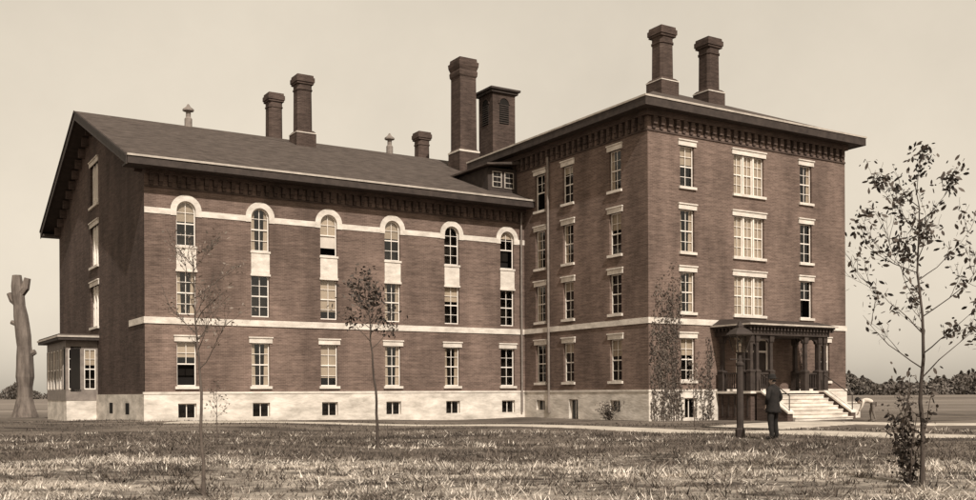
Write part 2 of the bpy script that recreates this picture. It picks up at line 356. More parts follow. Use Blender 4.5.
for s in(0,1):
    y_e,y_r=(ya,yr) if s==0 else (yb,yr)
    DW.prism([(x0-.05,y_e,ze-.4),(x0-.05,y_r,zk-.5),(x0-.05,y_r,zk-.03),(x0-.05,y_e,ze+.04)],[(x0-.003,y_e,ze-.4),(x0-.003,y_r,zk-.5),(x0-.003,y_r,zk-.03),(x0-.003,y_e,ze+.04)])
    DW.prism([(x0-.1,y_e,ze-.02),(x0-.1,y_r,zk-.08),(x0-.1,y_r,zk+.02),(x0-.1,y_e,ze+.08)],[(x0-.053,y_e,ze-.02),(x0-.053,y_r,zk-.08),(x0-.053,y_r,zk+.02),(x0-.053,y_e,ze+.08)])
    DW.quad((x0,y_e,ze-.3),(x0,y_r,zk-.45),(-WL,y_r,zk-.45),(-WL,y_e,ze-.3))
for i in range(22):
    u=.5+i*1.05
    if u<GD-.3:
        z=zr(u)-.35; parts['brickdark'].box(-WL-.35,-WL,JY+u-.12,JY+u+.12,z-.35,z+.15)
e=.7; zb=15.2
c=[(-e,-e),(BW+e,-e),(BW+e,BD+e),(-e,BD+e)]
for i in range(4):
    p,q=c[i],c[(i+1)%4]
    RF.quad((p[0],p[1],zb+.03),(q[0],q[1],zb+.03),(BW/2,BD/2,18.75))
RF.box(-e,BW+e,-e,BD+e,zb-.08,zb+.02)
g=.12
for mb,lo,hi,o in((GT,zb-.03,zb+.06,g),(DW,zb-.42,zb-.032,.08)):
    mb.box(-e-o,BW+e+o,-e-o,-e,lo,hi); mb.box(-e-o,-e,-e+.001,BD+e,lo,hi); mb.box(BW+e,BW+e+o,-e+.001,BD+e,lo,hi); mb.box(-e-o,BW+e+o,BD+e+.001,BD+e+o,lo,hi)
DW.box(-e+.002,BW+e-.002,-e+.002,-.002,zb-.4,zb-.3); DW.box(-e+.002,-.002,0,BD+e,zb-.399,zb-.3); DW.box(BW+.002,BW+e-.002,0,BD+e,zb-.4,zb-.3)
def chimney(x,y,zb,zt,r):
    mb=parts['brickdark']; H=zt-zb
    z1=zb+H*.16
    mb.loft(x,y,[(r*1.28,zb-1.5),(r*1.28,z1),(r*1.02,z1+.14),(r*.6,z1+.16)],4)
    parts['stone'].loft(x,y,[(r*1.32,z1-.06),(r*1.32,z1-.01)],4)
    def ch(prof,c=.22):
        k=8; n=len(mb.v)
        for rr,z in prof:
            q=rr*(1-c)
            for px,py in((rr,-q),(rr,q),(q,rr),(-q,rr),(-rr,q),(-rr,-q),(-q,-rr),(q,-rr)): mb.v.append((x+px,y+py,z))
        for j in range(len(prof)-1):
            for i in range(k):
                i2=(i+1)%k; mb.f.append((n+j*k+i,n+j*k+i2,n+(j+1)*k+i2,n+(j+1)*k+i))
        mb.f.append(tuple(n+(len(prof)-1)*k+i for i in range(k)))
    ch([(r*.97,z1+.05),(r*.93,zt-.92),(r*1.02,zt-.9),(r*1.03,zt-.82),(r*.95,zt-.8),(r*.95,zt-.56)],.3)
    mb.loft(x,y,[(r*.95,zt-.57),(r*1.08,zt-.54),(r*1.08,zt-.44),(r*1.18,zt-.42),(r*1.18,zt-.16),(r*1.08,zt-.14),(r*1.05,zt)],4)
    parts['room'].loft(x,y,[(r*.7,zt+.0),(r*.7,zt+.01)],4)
chimney(4.95,4.5,17.5,20.95,.48); chimney(8.35,4.5,17.4,20.95,.48)
chimney(-9.21,JY+10,16.3,20.4,.48); chimney(-9.55,JY+14,16,20.3,.46); chimney(1.0,JY+14,16,19.25,.44)
BK=parts['brickdark']
BK.loft(.8,JY+8,[(.72,13),(.72,16.6),(.6,16.8),(.58,21.3),(.64,21.4),(.66,21.65),(.62,21.75),(.70,22.0),(.72,22.25),(.64,22.3),(.62,22.5)],4)
ST.loft(.8,JY+8,[(.74,16.55),(.74,16.66)],4)
vx,vy=3.3,JY+8
BK.box(vx-.85,vx+.85,vy-.85,vy+.85,14,20.55); DW.box(vx-1.0,vx+1.0,vy-1.0,vy+1.0,20.55,20.72); DW.loft(vx,vy,[(1.12,20.722),(1.12,20.85),(.25,21.15)],4)
for fc in (('F',vx-.85,vy-.85),('L',vx-.85,vy-.85)):
    fbox(parts['room'],fc,.5,1.2,18.6,19.9,0,.012)
    K=10
    for k in range(K):
        a0=math.pi*k/K;a1=math.pi*(k+1)/K
        parts['room'].quad(FP(fc,.85,19.9,.012),FP(fc,.85+.35*math.cos(a0),19.9+.35*math.sin(a0),.012),FP(fc,.85+.35*math.cos(a1),19.9+.35*math.sin(a1),.012))
        q=[]
        for d in(.0,.05):
            for r,a in((.35,a0),(.45,a0),(.45,a1),(.35,a1)): q.append(FP(fc,.85+r*math.cos(a),19.9+r*math.sin(a),d))
        BK.prism(q[:4],q[4:])
    for k in range(9): fbox(DW,fc,.5,1.2,18.65+k*.14,18.7+k*.14,.012,.05)
for (x,y) in((-15.6,yr),(-2.68,yr)):
    parts['tin'].loft(x,y,[(.2,16.6),(.2,17.35),(.13,17.45),(.13,17.75),(.3,17.8),(.3,17.9),(.12,18.05),(.04,18.2)],8)
DW.box(-1.95,-.01,JY+.7,JY+5,12.3,14.05); fD=('F',-1.95,JY+.7)
for k in range(2):
    u=.28+k*.8; fbox(GT,fD,u,u+.62,12.95,13.85,.0,.04); 
    for i in range(2):
        for j in range(3): fbox(parts['room'],fD,u+.06+i*.26,u+.31+i*.25,12.99+j*.285,13.23+j*.285,.04,.044)
RF.prism([(-2.3,JY+.2,14.06),(-.01,JY+.2,14.3),(-.01,JY+.2,14.45),(-2.3,JY+.2,14.16)],[(-2.3,JY+6,14.06),(-.01,JY+6,14.3),(-.01,JY+6,14.45),(-2.3,JY+6,14.16)])
parts['tin'].loft(-.12,8.05,[(.06,.3),(.06,14.6)],8); parts['tin'].loft(-.3,JY-.16,[(.05,.3),(.05,11.6)],8)
# ---- bay window on gable
bx0=-WL-1.6; by0=JY+10.8; by1=JY+17.2
FD.box(bx0,-WL-.07,by0,by1,-.4,1.1)
fB1=('F',bx0,by0); fB2=('L',bx0,by0)
for fc,ww in((fB1,1.6),(fB2,6.4)):
    n=2 if ww<2 else 6; sw=ww/n
    fbox(parts['tin'],fc,0.001,ww,1.1,1.7,-.1,.02); fbox(parts['tin'],fc,0.001,ww,3.9,4.35,-.1,.02)
    for i in range(n):
        sash(fc,i*sw+.1,(i+1)*sw-.1,1.7,3.9,dd=0,blind=.4 if i%2 else 0)
    for i in range(n+1): fbox(parts['tin'],fc,max(i*sw-.1,0.002),min(i*sw+.1,ww),1.7,3.9,-.1,.035)
DW.box(bx0-.45,-WL,by0-.45,by1+.45,4.352,4.5); GT.box(bx0-.5,-WL,by0-.5,by1+.5,4.502,4.6); RF.box(bx0-.42,-WL,by0-.42,by1+.42,4.601,4.68)
# ---- porch
px0,px1,pd=4.3,9.8,2.35; pf=1.42
P=MB(); PS=MB(); PW=MB(); PR=MB()
PR.box(px0+.1,px1-.1,-pd+.1,-.08,-.4,pf-.12); PS.box(px0-.05,px1+.05,-pd-.05,-.105,pf-.115,pf)
for k in range(5): P.box(px0+.07,px0+.095,-pd+.25+k*.42,-pd+.32+k*.42,.2,1.2)
P.box(px0-.05,px1+.05,-pd-.05,-.06,4.12,4.5); 
P.box(px0-.25,px1+.25,-pd-.25,-.055,4.502,4.62); PW.box(px0-.33,px1+.33,-pd-.33,-.055,4.622,4.655)
PW.box(px0-.36,px1+.36,-pd-.36,-pd-.331,4.58,4.66); PW.box(px0-.36,px0-.331,-pd-.33,-.055,4.58,4.659); 
P.prism([(px0-.3,-pd-.3,4.656),(px1+.3,-pd-.3,4.656),(px1+.3,-.055,4.656),(px0-.3,-.055,4.656)],[(px0+.3,-pd+.5,4.9),(px1-.3,-pd+.5,4.9),(px1-.3,-.055,5.0),(px0+.3,-.055,5.0)])
nd=26
for i in range(nd): 
    x=px0-.15+(px1-px0+.3)*i/(nd-1); P.box(x-.05,x+.05,-pd-.2,-pd-.051,4.34,4.5)
for i in range(10):
    y=-pd-.1+(pd-.1)*i/9; P.box(px0-.2,px0-.051,y-.05,y+.05,4.34,4.5)
def post(x,y):
    P.loft(x,y,[(.15,pf),(.15,pf+.9),(.17,pf+.92),(.17,pf+.98),(.09,pf+1.05),(.085,3.75),(.13,3.82),(.14,3.95),(.14,4.12)],4)
cols=[px0+.15,px0+.55,5.75+.05,8.25,px1-.55,px1-.15]
for x in cols: post(x,-pd+.15)
for y in(-pd+.55,-.35): post(px0+.15,y); post(px1-.15,y)
def bracket(xa,xb,y,ax='x'):
    K=8; 
    for s in(0,1):
        for k in range(K):
            a0=math.pi/2*k/K;a1=math.pi/2*(k+1)/K; R=min(.55,(xb-xa)/2)
            def pt(a,r): 
                dx=R-r*math.cos(a); z=3.6+r*math.sin(a)*.9
                return (xa+dx if s==0 else xb-dx),z
            p1=pt(a0,R);p2=pt(a1,R)
            q=[(p1[0],p1[1]),(p2[0],p2[1]),(p2[0],4.12),(p1[0],4.12)]
            if ax=='x': P.prism([(u,y-.03,z) for u,z in q],[(u,y+.03,z) for u,z in q])
            else: P.prism([(y-.03,u,z) for u,z in q],[(y+.03,u,z) for u,z in q])
for a,b in((cols[0],cols[1]),(cols[1],cols[2]),(cols[2],cols[3]),(cols[3],cols[4]),(cols[4],cols[5])): bracket(a+.09,b-.09,-pd+.15)
bracket(-pd+.64,-.44,px0+.15,'y'); bracket(-pd+.64,-.44,px1-.15,'y')
def balus(xa,xb,y,ax='x'):
    n=max(2,int((xb-xa)/.14))
    def bx(mb,a,b,z0,z1,t):
        if ax=='x': mb.box(a,b,y-t,y+t,z0,z1)
        else: mb.box(y-t,y+t,a,b,z0,z1)
    bx(P,xa,xb,pf+.82,pf+.9,.05); bx(P,xa,xb,pf+.1,pf+.16,.04)
    for i in range(n):
        x=xa+(i+.5)*(xb-xa)/n; bx(P,x-.022,x+.022,pf+.16,pf+.82,.022)
balus(cols[1]+.16,cols[2]-.16,-pd+.15); balus(cols[3]+.16,cols[4]-.16,-pd+.15)
balus(-pd+.71,-.51,px0+.15,'y'); balus(-pd+.71,-.51,px1-.15,'y')
PD=MB(); PD.box(5.75,8.05,.1,.16,1.52,4.0)
for x in(5.75,6.85,7.97): W.box(x,x+.08,.03,.098,1.52,4.0)
W.box(5.83,7.97,.04,.097,3.4,3.5)
for k in range(2):
    for z0,z1 in((1.7,2.3),(2.45,3.3)):
        xx=5.95+k*1.08; PD.box(xx,xx+.8,.06,.099,z0,z1)
lintel(fR,6.9,2.3,4.0)
n=8; rise=pf/n; sx0,sx1=5.0,9.05
for i in range(n-1):
    z=pf-(i+1)*rise; y=-pd-.05-i*.29
    PS.box(sx0,sx1,y-.29,y-.0005,-.4,z-.05); PS.box(sx0-.0,sx1,y-.32,y-.001,z-.049,z)
for x in(sx0-.36,sx1+.01):
    yy=-pd-.06
    PR.prism([(x,yy,-.4),(x,yy-1.9,-.4),(x,yy-1.9,.35),(x,yy-.3,1.35),(x,yy,1.35)],[(x+.34,yy,-.4),(x+.34,yy-1.9,-.4),(x+.34,yy-1.9,.35),(x+.34,yy-.3,1.35),(x+.34,yy,1.35)])
    PS.prism([(x-.04,yy,1.352),(x-.04,yy-.3,1.352),(x-.04,yy-1.95,.352),(x-.04,yy-1.95,.44),(x-.04,yy-.3,1.44),(x-.04,yy,1.44)],[(x+.38,yy,1.352),(x+.38,yy-.3,1.352),(x+.38,yy-1.95,.352),(x+.38,yy-1.95,.44),(x+.38,yy-.3,1.44),(x+.38,yy,1.44)])
    P.tube([(x+.17,yy-.2,1.4),(x+.17,yy-.2,2.2),(x+.17,yy-1.85,1.2),(x+.17,yy-1.85,.4)],[.03]*4)
PS.box(10.9,13.6,-1.3,-.11,-.4,.75); PS.box(10.85,13.65,-1.35,-.105,.751,.83)
P.obj('porch_woodwork',M['darkwood'],B); PS.obj('porch_stone_steps',M['found'],B); PW.obj('porch_roof_edge',M['gutter'],B); PR.obj('porch_brick_base',M['brickdark'],B); PD.obj('entrance_door',M['darkwood'],B)
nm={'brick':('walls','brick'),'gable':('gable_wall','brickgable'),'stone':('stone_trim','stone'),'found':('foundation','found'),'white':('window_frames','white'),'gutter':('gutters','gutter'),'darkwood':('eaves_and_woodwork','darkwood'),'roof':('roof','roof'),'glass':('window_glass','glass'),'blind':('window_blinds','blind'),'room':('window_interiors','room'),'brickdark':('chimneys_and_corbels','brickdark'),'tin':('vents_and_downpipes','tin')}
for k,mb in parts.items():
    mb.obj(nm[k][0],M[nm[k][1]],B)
def toW(x,y):
    c,s=math.cos(AZ),math.sin(AZ); return (7.636+c*x-s*y,48+s*x+c*y)

# ------------------------------------------------------------------ leaves
def leaf_mesh(name,pts,size,material,parent,flat=None):
    pts=np.array(pts); n=len(pts)
    a=rng.normal(size=(n,3))
    if flat is not None: a[:,1]*=flat
    a/=np.linalg.norm(a,axis=1)[:,None]
    b=rng.normal(size=(n,3))
    if flat is not None: b[:,1]*=flat
    b-= (b*a).sum(1)[:,None]*a; b/=np.linalg.norm(b,axis=1)[:,None]
    s=(size*rng.uniform(.55,1.4,n))[:,None]
    V=np.stack([pts-a*s,pts-a*s*.3+b*s*.42,pts+a*s*.45+b*s*.36,pts+a*s,pts+a*s*.45-b*s*.36,pts-a*s*.3-b*s*.42],1).reshape(-1,3); F=np.arange(n*6).reshape(n,6)
    return quick(name,V,F,material,parent)
def tree(name,loc,height,r0,crown_lo,spread,nb,leafn,leafsize,lean=(0,0),leafmat='leaf',seed=1,up=.6,sub=5,clump=.16,trunkmat='bark',nclump=60,br_r=.32):
    rd=random.Random(seed); E=empty(name,(loc[0],loc[1],float(gh(loc[0],loc[1]))-.05)); mb=MB(); tips=[]
    n=14; tr=[]; 
    wob=[(0,0)]
    for i in range(n+1):
        t=i/n; tr.append(Vector((lean[0]*t*t+wob[-1][0],lean[1]*t+wob[-1][1],height*t)))
        wob.append((wob[-1][0]+rd.uniform(-.03,.03)*height/4,wob[-1][1]+rd.uniform(-.03,.03)*height/4))
    mb.tube(tr,[r0*(1-.85*(i/n)) +(.4*r0 if i==0 else 0) for i in range(n+1)],8)
    def at(t):
        k=min(int(t*n),n-1); return tr[k].lerp(tr[k+1],t*n-k)
    def br(p,d,L,r,depth):
        k=6; pts=[p]; q=p.copy(); dd=d.normalized()
        for i in range(k):
            dd=(dd+Vector((rd.uniform(-.22,.22),rd.uniform(-.22,.22),rd.uniform(-.08,.2)))).normalized(); q=q+dd*L/k; pts.append(q.copy())
        mb.tube(pts,[max(r*(1-.8*i/k),.0022) for i in range(k+1)],4 if depth else 5)
        if depth<2:
            for j in range(sub if depth==0 else 3):
                i=rd.randint(2,k); sd=(dd+Vector((rd.uniform(-1,1),rd.uniform(-1,1),rd.uniform(-.4,.8)))*.9)
                br(pts[i],sd,L*rd.uniform(.3,.55),r*.5,depth+1)
        for i in range(2,k+1): tips.append((pts[i],depth))
    for i in range(nb):
        t=crown_lo+(1-crown_lo)*((i+rd.random()*.6)/nb); t=min(t,.99); a=i*2.4+rd.uniform(-.4,.4)
        L=spread*(1.05-.65*(t-crown_lo)/(1-crown_lo))*rd.uniform(.7,1.15)
        br(at(t),Vector((math.cos(a),math.sin(a),up+rd.uniform(-.1,.4))),L,r0*br_r*(1.15-t*.6),0)
    mb.obj('trunk_and_branches',M[trunkmat],E,True)
    if leafn:
        L=[]; cl=[rd.choice(tips)[0] for _ in range(nclump)]
        for _ in range(leafn):
            p=rd.choice(cl) if rd.random()<.7 else rd.choice(tips)[0]
            L.append((p.x+rd.gauss(0,clump*.5),p.y+rd.gauss(0,clump*.5),p.z+rd.gauss(0,clump*.5)))
        leaf_mesh('leaves',L,leafsize,M[leafmat],E)
    return E
def W2(px,Z): return ((px-488)/1012*Z,Z)
tree('young_maple_tree',W2(922,15),4.5,.038,.34,1.55,16,1350,.045,lean=(-.12,0),seed=5,clump=.17,up=.5,sub=4,nclump=80)
tree('young_maple_tree',(10.1,18.2),4.4,.05,.28,1.6,14,800,.05,seed=9,clump=.18,up=.5,sub=4)
tree('bare_sapling',W2(203,14.6),3.6,.03,.52,.95,14,420,.024,lean=(-.04,0),leafmat='leafpale',seed=12,trunkmat='twig',up=.7,sub=6,br_r=.4)
tree('slender_sapling',W2(217,24),1.6,.02,.5,.35,6,90,.03,leafmat='leafpale',seed=14,trunkmat='twig')
tree('young_linden_tree',W2(378,26),4.3,.045,.60,.95,14,620,.055,lean=(-.35,0),seed=21,clump=.22,leafmat='leaf')
tree('tiny_sapling',W2(695,40),2.6,.025,.45,.45,8,160,.05,seed=31,trunkmat='twig',leafmat='leafpale')
def shrub(name,loc,h,w,n,size,material='leaf',stems=9,seed=3,pr=1.0):
    rd=random.Random(seed); E=empty(name,(loc[0],loc[1],float(gh(*loc))-.03)); mb=MB(); pts=[]
    for i in range(stems):
        a=rd.uniform(0,6.28); r=rd.uniform(.2,1)*w; hh=h*rd.uniform(.55,1)
        q=[Vector((0,0,0))]
        for k in range(1,7):
            t=k/6; q.append(Vector((math.cos(a)*r*t**pr+rd.gauss(0,.03),math.sin(a)*r*t**pr+rd.gauss(0,.03),hh*t)))
        mb.tube(q,[.014*(1-.7*k/6) for k in range(7)],4); pts+=q[1:]
    mb.obj('stems',M['twig'],E)
    L=[]
    for _ in range(n):
        p=rd.choice(pts); L.append((p.x+rd.gauss(0,w*.16),p.y+rd.gauss(0,w*.16),abs(p.z+rd.gauss(0,h*.07))))
    leaf_mesh('leaves',L,size,M[material],E)
shrub('leafy_shrub',W2(909,15.2),1.65,.42,620,.045,seed=4)
shrub('foundation_shrub',toW(-.9,1.9),.9,.7,420,.055,'ivy',14,6)
def ivy():
    E=empty('climbing_ivy',(7.636,48,0),AZ); mb=MB(); pts=[]; rd=random.Random(8)
    def vine(x,top,nl,wob=.14,sp=.13,drift=0):
        q=[Vector((x,-.12,0))]
        for k in range(1,16):
            z=top*k/15; q.append(Vector((max(.06,q[-1].x+rd.uniform(-wob,wob)+drift),(-.11 if z<1.6 else -.03)-(.04 if 4.5<z<5.1 else 0),z)))
        mb.tube(q,[.016*(1-.8*k/15) for k in range(16)],4)
        cl=[rd.random()<.72 for _ in q]
        for j,a in enumerate(q[1:]):
            for _ in range(nl if cl[j] else 3):
                x_=a.x+rd.gauss(0,sp)
                if x_<.02: continue
                if 2.0<x_<3.0 and 1.9<a.z<4.2: continue
                pts.append((x_,a.y-.005-abs(rd.gauss(0,.018)),a.z+rd.gauss(0,.2)))
    for i in range(20): vine(.12+i*.1,rd.choice([3.4,4.4,5.2,5.8,6.4,7.0])*rd.uniform(.9,1.1),13,drift=rd.uniform(-.03,.04))
    for i in range(6): vine(3.0+i*.2,rd.uniform(2.0,4.4),9)
    for i in range(3): vine(10.1+i*.16,rd.uniform(2.5,4.2),8)
    mb.obj('stems',M['twig'],E); leaf_mesh('leaves',pts,.055,M['ivy'],E,flat=.2)
ivy()
def deadtree():
    x,y=W2(25,64); E=empty('dead_tree_trunk',(x,y,0)); mb=MB()
    rd=random.Random(2); pts=[];rad=[]
    for k in range(15):
        t=k/14; pts.append((.28*math.sin(t*5)*t-.2*t,0,9.0*t)); rad.append(.56*(1-.36*t)+(.2 if k==0 else 0)+rd.uniform(-.06,.08))
    rad[-1]*=.7
    mb.tube(pts,rad,9)
    p=pts[-3]; mb.tube([p,(p[0]+.45,0,p[2]+.5),(p[0]+.6,0,p[2]+1.1)],[.32,.27,.2],7)
    p=pts[-4]; mb.tube([p,(p[0]-.5,.1,p[2]+.35),(p[0]-.72,.1,p[2]+.8)],[.25,.2,.15],7)
    p=pts[6]; mb.tube([p,(p[0]+.65,0,p[2]+.3)],[.25,.17],7)
    p=pts[9]; mb.tube([p,(p[0]-.7,0,p[2]+.25)],[.2,.14],7)
    mb.obj('trunk',M['deadbark'],E,False)
deadtree()
def treeline():
    P=[]
    def row(xa,xb,ya,yb,h,n,nl=560):
        for i in range(n):
            t=i/n+random.uniform(-.01,.01); cx=xa+(xb-xa)*t; cy=ya+(yb-ya)*t+random.uniform(-8,8); hh=h*(.8+.25*math.sin(i*.35)+random.uniform(-.2,.25)); w=random.uniform(3.5,7)
            for _ in range(nl):
                a=random.uniform(0,6.28); rr=random.random()**.5; z=random.random(); env=math.sin(min(1,.25+z*.85)*math.pi)**.5
                P.append((cx+math.cos(a)*rr*w*env,cy+math.sin(a)*rr*w*env,z*hh))
    row(95,290,340,340,6.5,60); row(100,330,370,370,8.2,62,700); row(-300,-140,360,360,4.5,30)
    leaf_mesh('distant_treeline',P,.62,M['far'],None)
treeline()

# ------------------------------------------------------------------ grass
def blade_mesh(name,x,y,hh,w,material,lean,lx0=0,ly0=0):
    n=len(x); z=gh(x,y); h=hh*rng.uniform(.35,1.3,n); a=rng.uniform(0,6.28,n); w_=w*rng.uniform(.6,1.4,n)
    dx=np.cos(a)*w_; dy=np.sin(a)*w_; lx=rng.normal(0,lean,n)*h+lx0; ly=rng.normal(0,lean,n)*h+ly0
    V=np.stack([np.stack([x-dx,y-dy,z-.02],1),np.stack([x+dx,y+dy,z-.02],1),np.stack([x+lx,y+ly,z+h],1)],1).reshape(-1,3)
    quick(name,V,np.arange(n*3).reshape(n,3),material)
def scatter(n,yr_,dens,xf=.56):
    y=np.sqrt(rng.uniform(yr_[0]**2,yr_[1]**2,n)); x=rng.uniform(-xf,xf,n)*y
    k=dens(x,y)>rng.random(n); return x[k],y[k]
def blades(name,n,yr_,hh,w,material,dens,lean=.5):
    x,y=scatter(n,yr_,dens); blade_mesh(name,x,y,hh,w,material,lean)
def tufts(name,n,yr_,hh,w,material,dens,per=14,rad=.09,lean=.6):
    cx,cy=scatter(n,yr_,dens); m=len(cx); s=np.repeat(rng.uniform(.4,1.5,m),per)
    a=rng.uniform(0,6.28,m*per); r=rad*np.sqrt(rng.random(m*per))*s
    x=np.repeat(cx,per)+np.cos(a)*r; y=np.repeat(cy,per)+np.sin(a)*r
    blade_mesh(name,x,y,hh*s,w,material,lean,np.cos(a)*hh*.7*s,np.sin(a)*hh*.7*s)
def fld(s,o):
    g=rng.random((80,80)); 
    def f(x,y):
        u=(np.asarray(x)*s+o)%79; v=(np.asarray(y)*s*1.0+o)%79; i=u.astype(int); j=v.astype(int); fu=u-i; fv=v-j; fu=fu*fu*(3-2*fu); fv=fv*fv*(3-2*fv)
        return (g[i,j]*(1-fu)+g[i+1,j]*fu)*(1-fv)+(g[i,j+1]*(1-fu)+g[i+1,j+1]*fu)*fv
    return f
f1=fld(.45,20); f2=fld(1.2,31); f3=fld(4.0,11)
def pat(x,y): return np.clip((.48*f1(x,y*1.6)+.34*f2(x,y*1.4)+.18*f3(x,y)-.44)*7.5,0,1)
inb=lambda x,y:( (x-7.636)*(-.527)+(y-48)*.8499 )
def notpath(x,y):
    pts=np.array(PATHPTS,float); d=np.full(len(x),99.)
    for a,b in zip(pts[:-1],pts[1:]):
        ab=b-a; t=np.clip(((x-a[0])*ab[0]+(y-a[1])*ab[1])/(ab@ab),0,1); d=np.minimum(d,np.hypot(x-a[0]-t*ab[0],y-a[1]-t*ab[1]))
    dr=(x>10)&(y>37)
    return (d>1.2)&(~dr)
edge=lambda x:22.0+5.0*(f1(x*1.3,x*0+3)-.5)-.17*np.clip(x,0,20)
soft=lambda x:3.0*(rng.random(len(x))-.5)
blades('stubble_litter',64000,(12,26),.035,.014,M['straw'],lambda x,y:(.05+.95*pat(x,y))*(y<edge(x)+soft(x)),lean=2.0)
tufts('stubble_grass',6200,(12,26),.08,.011,M['straw'],lambda x,y:(.06+.94*pat(x,y))*(y<edge(x)+soft(x)),per=12)
tufts('weed_tufts',2000,(12,24),.10,.012,M['grass'],lambda x,y:(.12+.75*(1-pat(x,y))),per=14,rad=.12)
blades('dark_meadow_grass',58000,(12.5,33),.06,.014,M['grass'],lambda x,y:np.where(y>edge(x)+soft(x),.25+.7*(1-pat(x*.6,y)),.4*(1-pat(x,y)))*notpath(x,y),lean=.9)
tufts('pale_meadow_tufts',1500,(21,37),.09,.014,M['straw'],lambda x,y:pat(x*.6,y)*.7*notpath(x,y),per=10,rad=.16)
tufts('meadow_tufts',2600,(19,34),.12,.014,M['grass'],lambda x,y:(y>edge(x))*(.2+.8*(f2(x,y)>.5))*notpath(x,y),per=12,rad=.14)
blades('lawn_grass',24000,(31,47),.08,.02,M['grass'],lambda x,y:((inb(x,y)<-.5)|(x<1))*notpath(x,y)*(.35+.6*(1-pat(x*.4,y*.7))),lean=.8)

# ------------------------------------------------------------------ street lamp
def lamp():
    x,y=W2(740,31.3); E=empty('street_lamp',(x,y,float(gh(x,y))),.3)
    p=MB(); p.loft(0,0,[(.14,-.2),(.14,.25),(.10,.3),(.09,2.2),(.115,2.24),(.115,2.3),(.06,2.36),(.045,2.55),(.09,2.6),(.13,2.64)],8)
    p.loft(0,0,[(.30,3.16),(.31,3.19),(.2,3.33),(.09,3.4),(.09,3.46),(.05,3.52),(.02,3.6)],4)
    for i in range(4):
        a=math.pi/4+i*math.pi/2; c,s=math.cos(a)*1.414,math.sin(a)*1.414
        p.tube([(c*.13,s*.13,2.63),(c*.26,s*.26,3.17)],[.017,.017],4)
    p.tube([(-.35,0,2.42),(.35,0,2.42)],[.02,.02],5)
    p.obj('post_and_lantern_frame',M['darkwood'],E)
    g=MB(); g.loft(0,0,[(.125,2.645),(.25,3.155)],4,caps=False); g.obj('lantern_glass',M['glass'],E)
    b=MB(); b.loft(0,0,[(.03,2.65),(.03,2.8),(.05,2.84),(.02,2.95)],8); b.obj('burner',M['tin'],E)
lamp()

# ------------------------------------------------------------------ people
def skin_obj(name,V,Eg,R,material,parent,root=0,sub=2):
    me=bpy.data.meshes.new(name); me.from_pydata([tuple(v) for v in V],Eg,[]); me.update()
    ob=bpy.data.objects.new(name,me); COL.objects.link(ob); ob.parent=parent; me.materials.append(material)
    md=ob.modifiers.new('skin','SKIN'); md.use_smooth_shade=True
    sv=me.skin_vertices[0].data
    for i,r in enumerate(R):
        sv[i].radius=(r,r) if not isinstance(r,tuple) else r; sv[i].use_root=(i==root)
    s=ob.modifiers.new('sub','SUBSURF'); s.levels=sub; s.render_levels=sub
    return ob
def hand(parent,wrist,dirv,side,mt):
    w=Vector(wrist); d=Vector(dirv).normalized(); s=d.cross(Vector(side)).normalized(); nrm=Vector(side).normalized()
    V=[w,w+d*.05,w+d*.085]; R=[.022,.03,.028]; Eg=[(0,1),(1,2)]
    for i,(o,l) in enumerate(((-.03,.06),(-.01,.075),(.011,.07),(.03,.055))):
        b=len(V); p=w+d*.09+s*o; V+=[p,p+d*l*.45-nrm*.008,p+d*l*.75-nrm*.03,p+d*l*.85-nrm*.05]; R+=[.011,.010,.009,.008]; Eg+=[(2,b),(b,b+1),(b+1,b+2),(b+2,b+3)]
    b=len(V); V+=[w+d*.04-s*.035,w+d*.075-s*.055,w+d*.10-s*.05-nrm*.01]; R+=[.013,.011,.009]; Eg+=[(1,b),(b,b+1),(b+1,b+2)]
    skin_obj('hand',V,Eg,R,mt,parent,0,1)
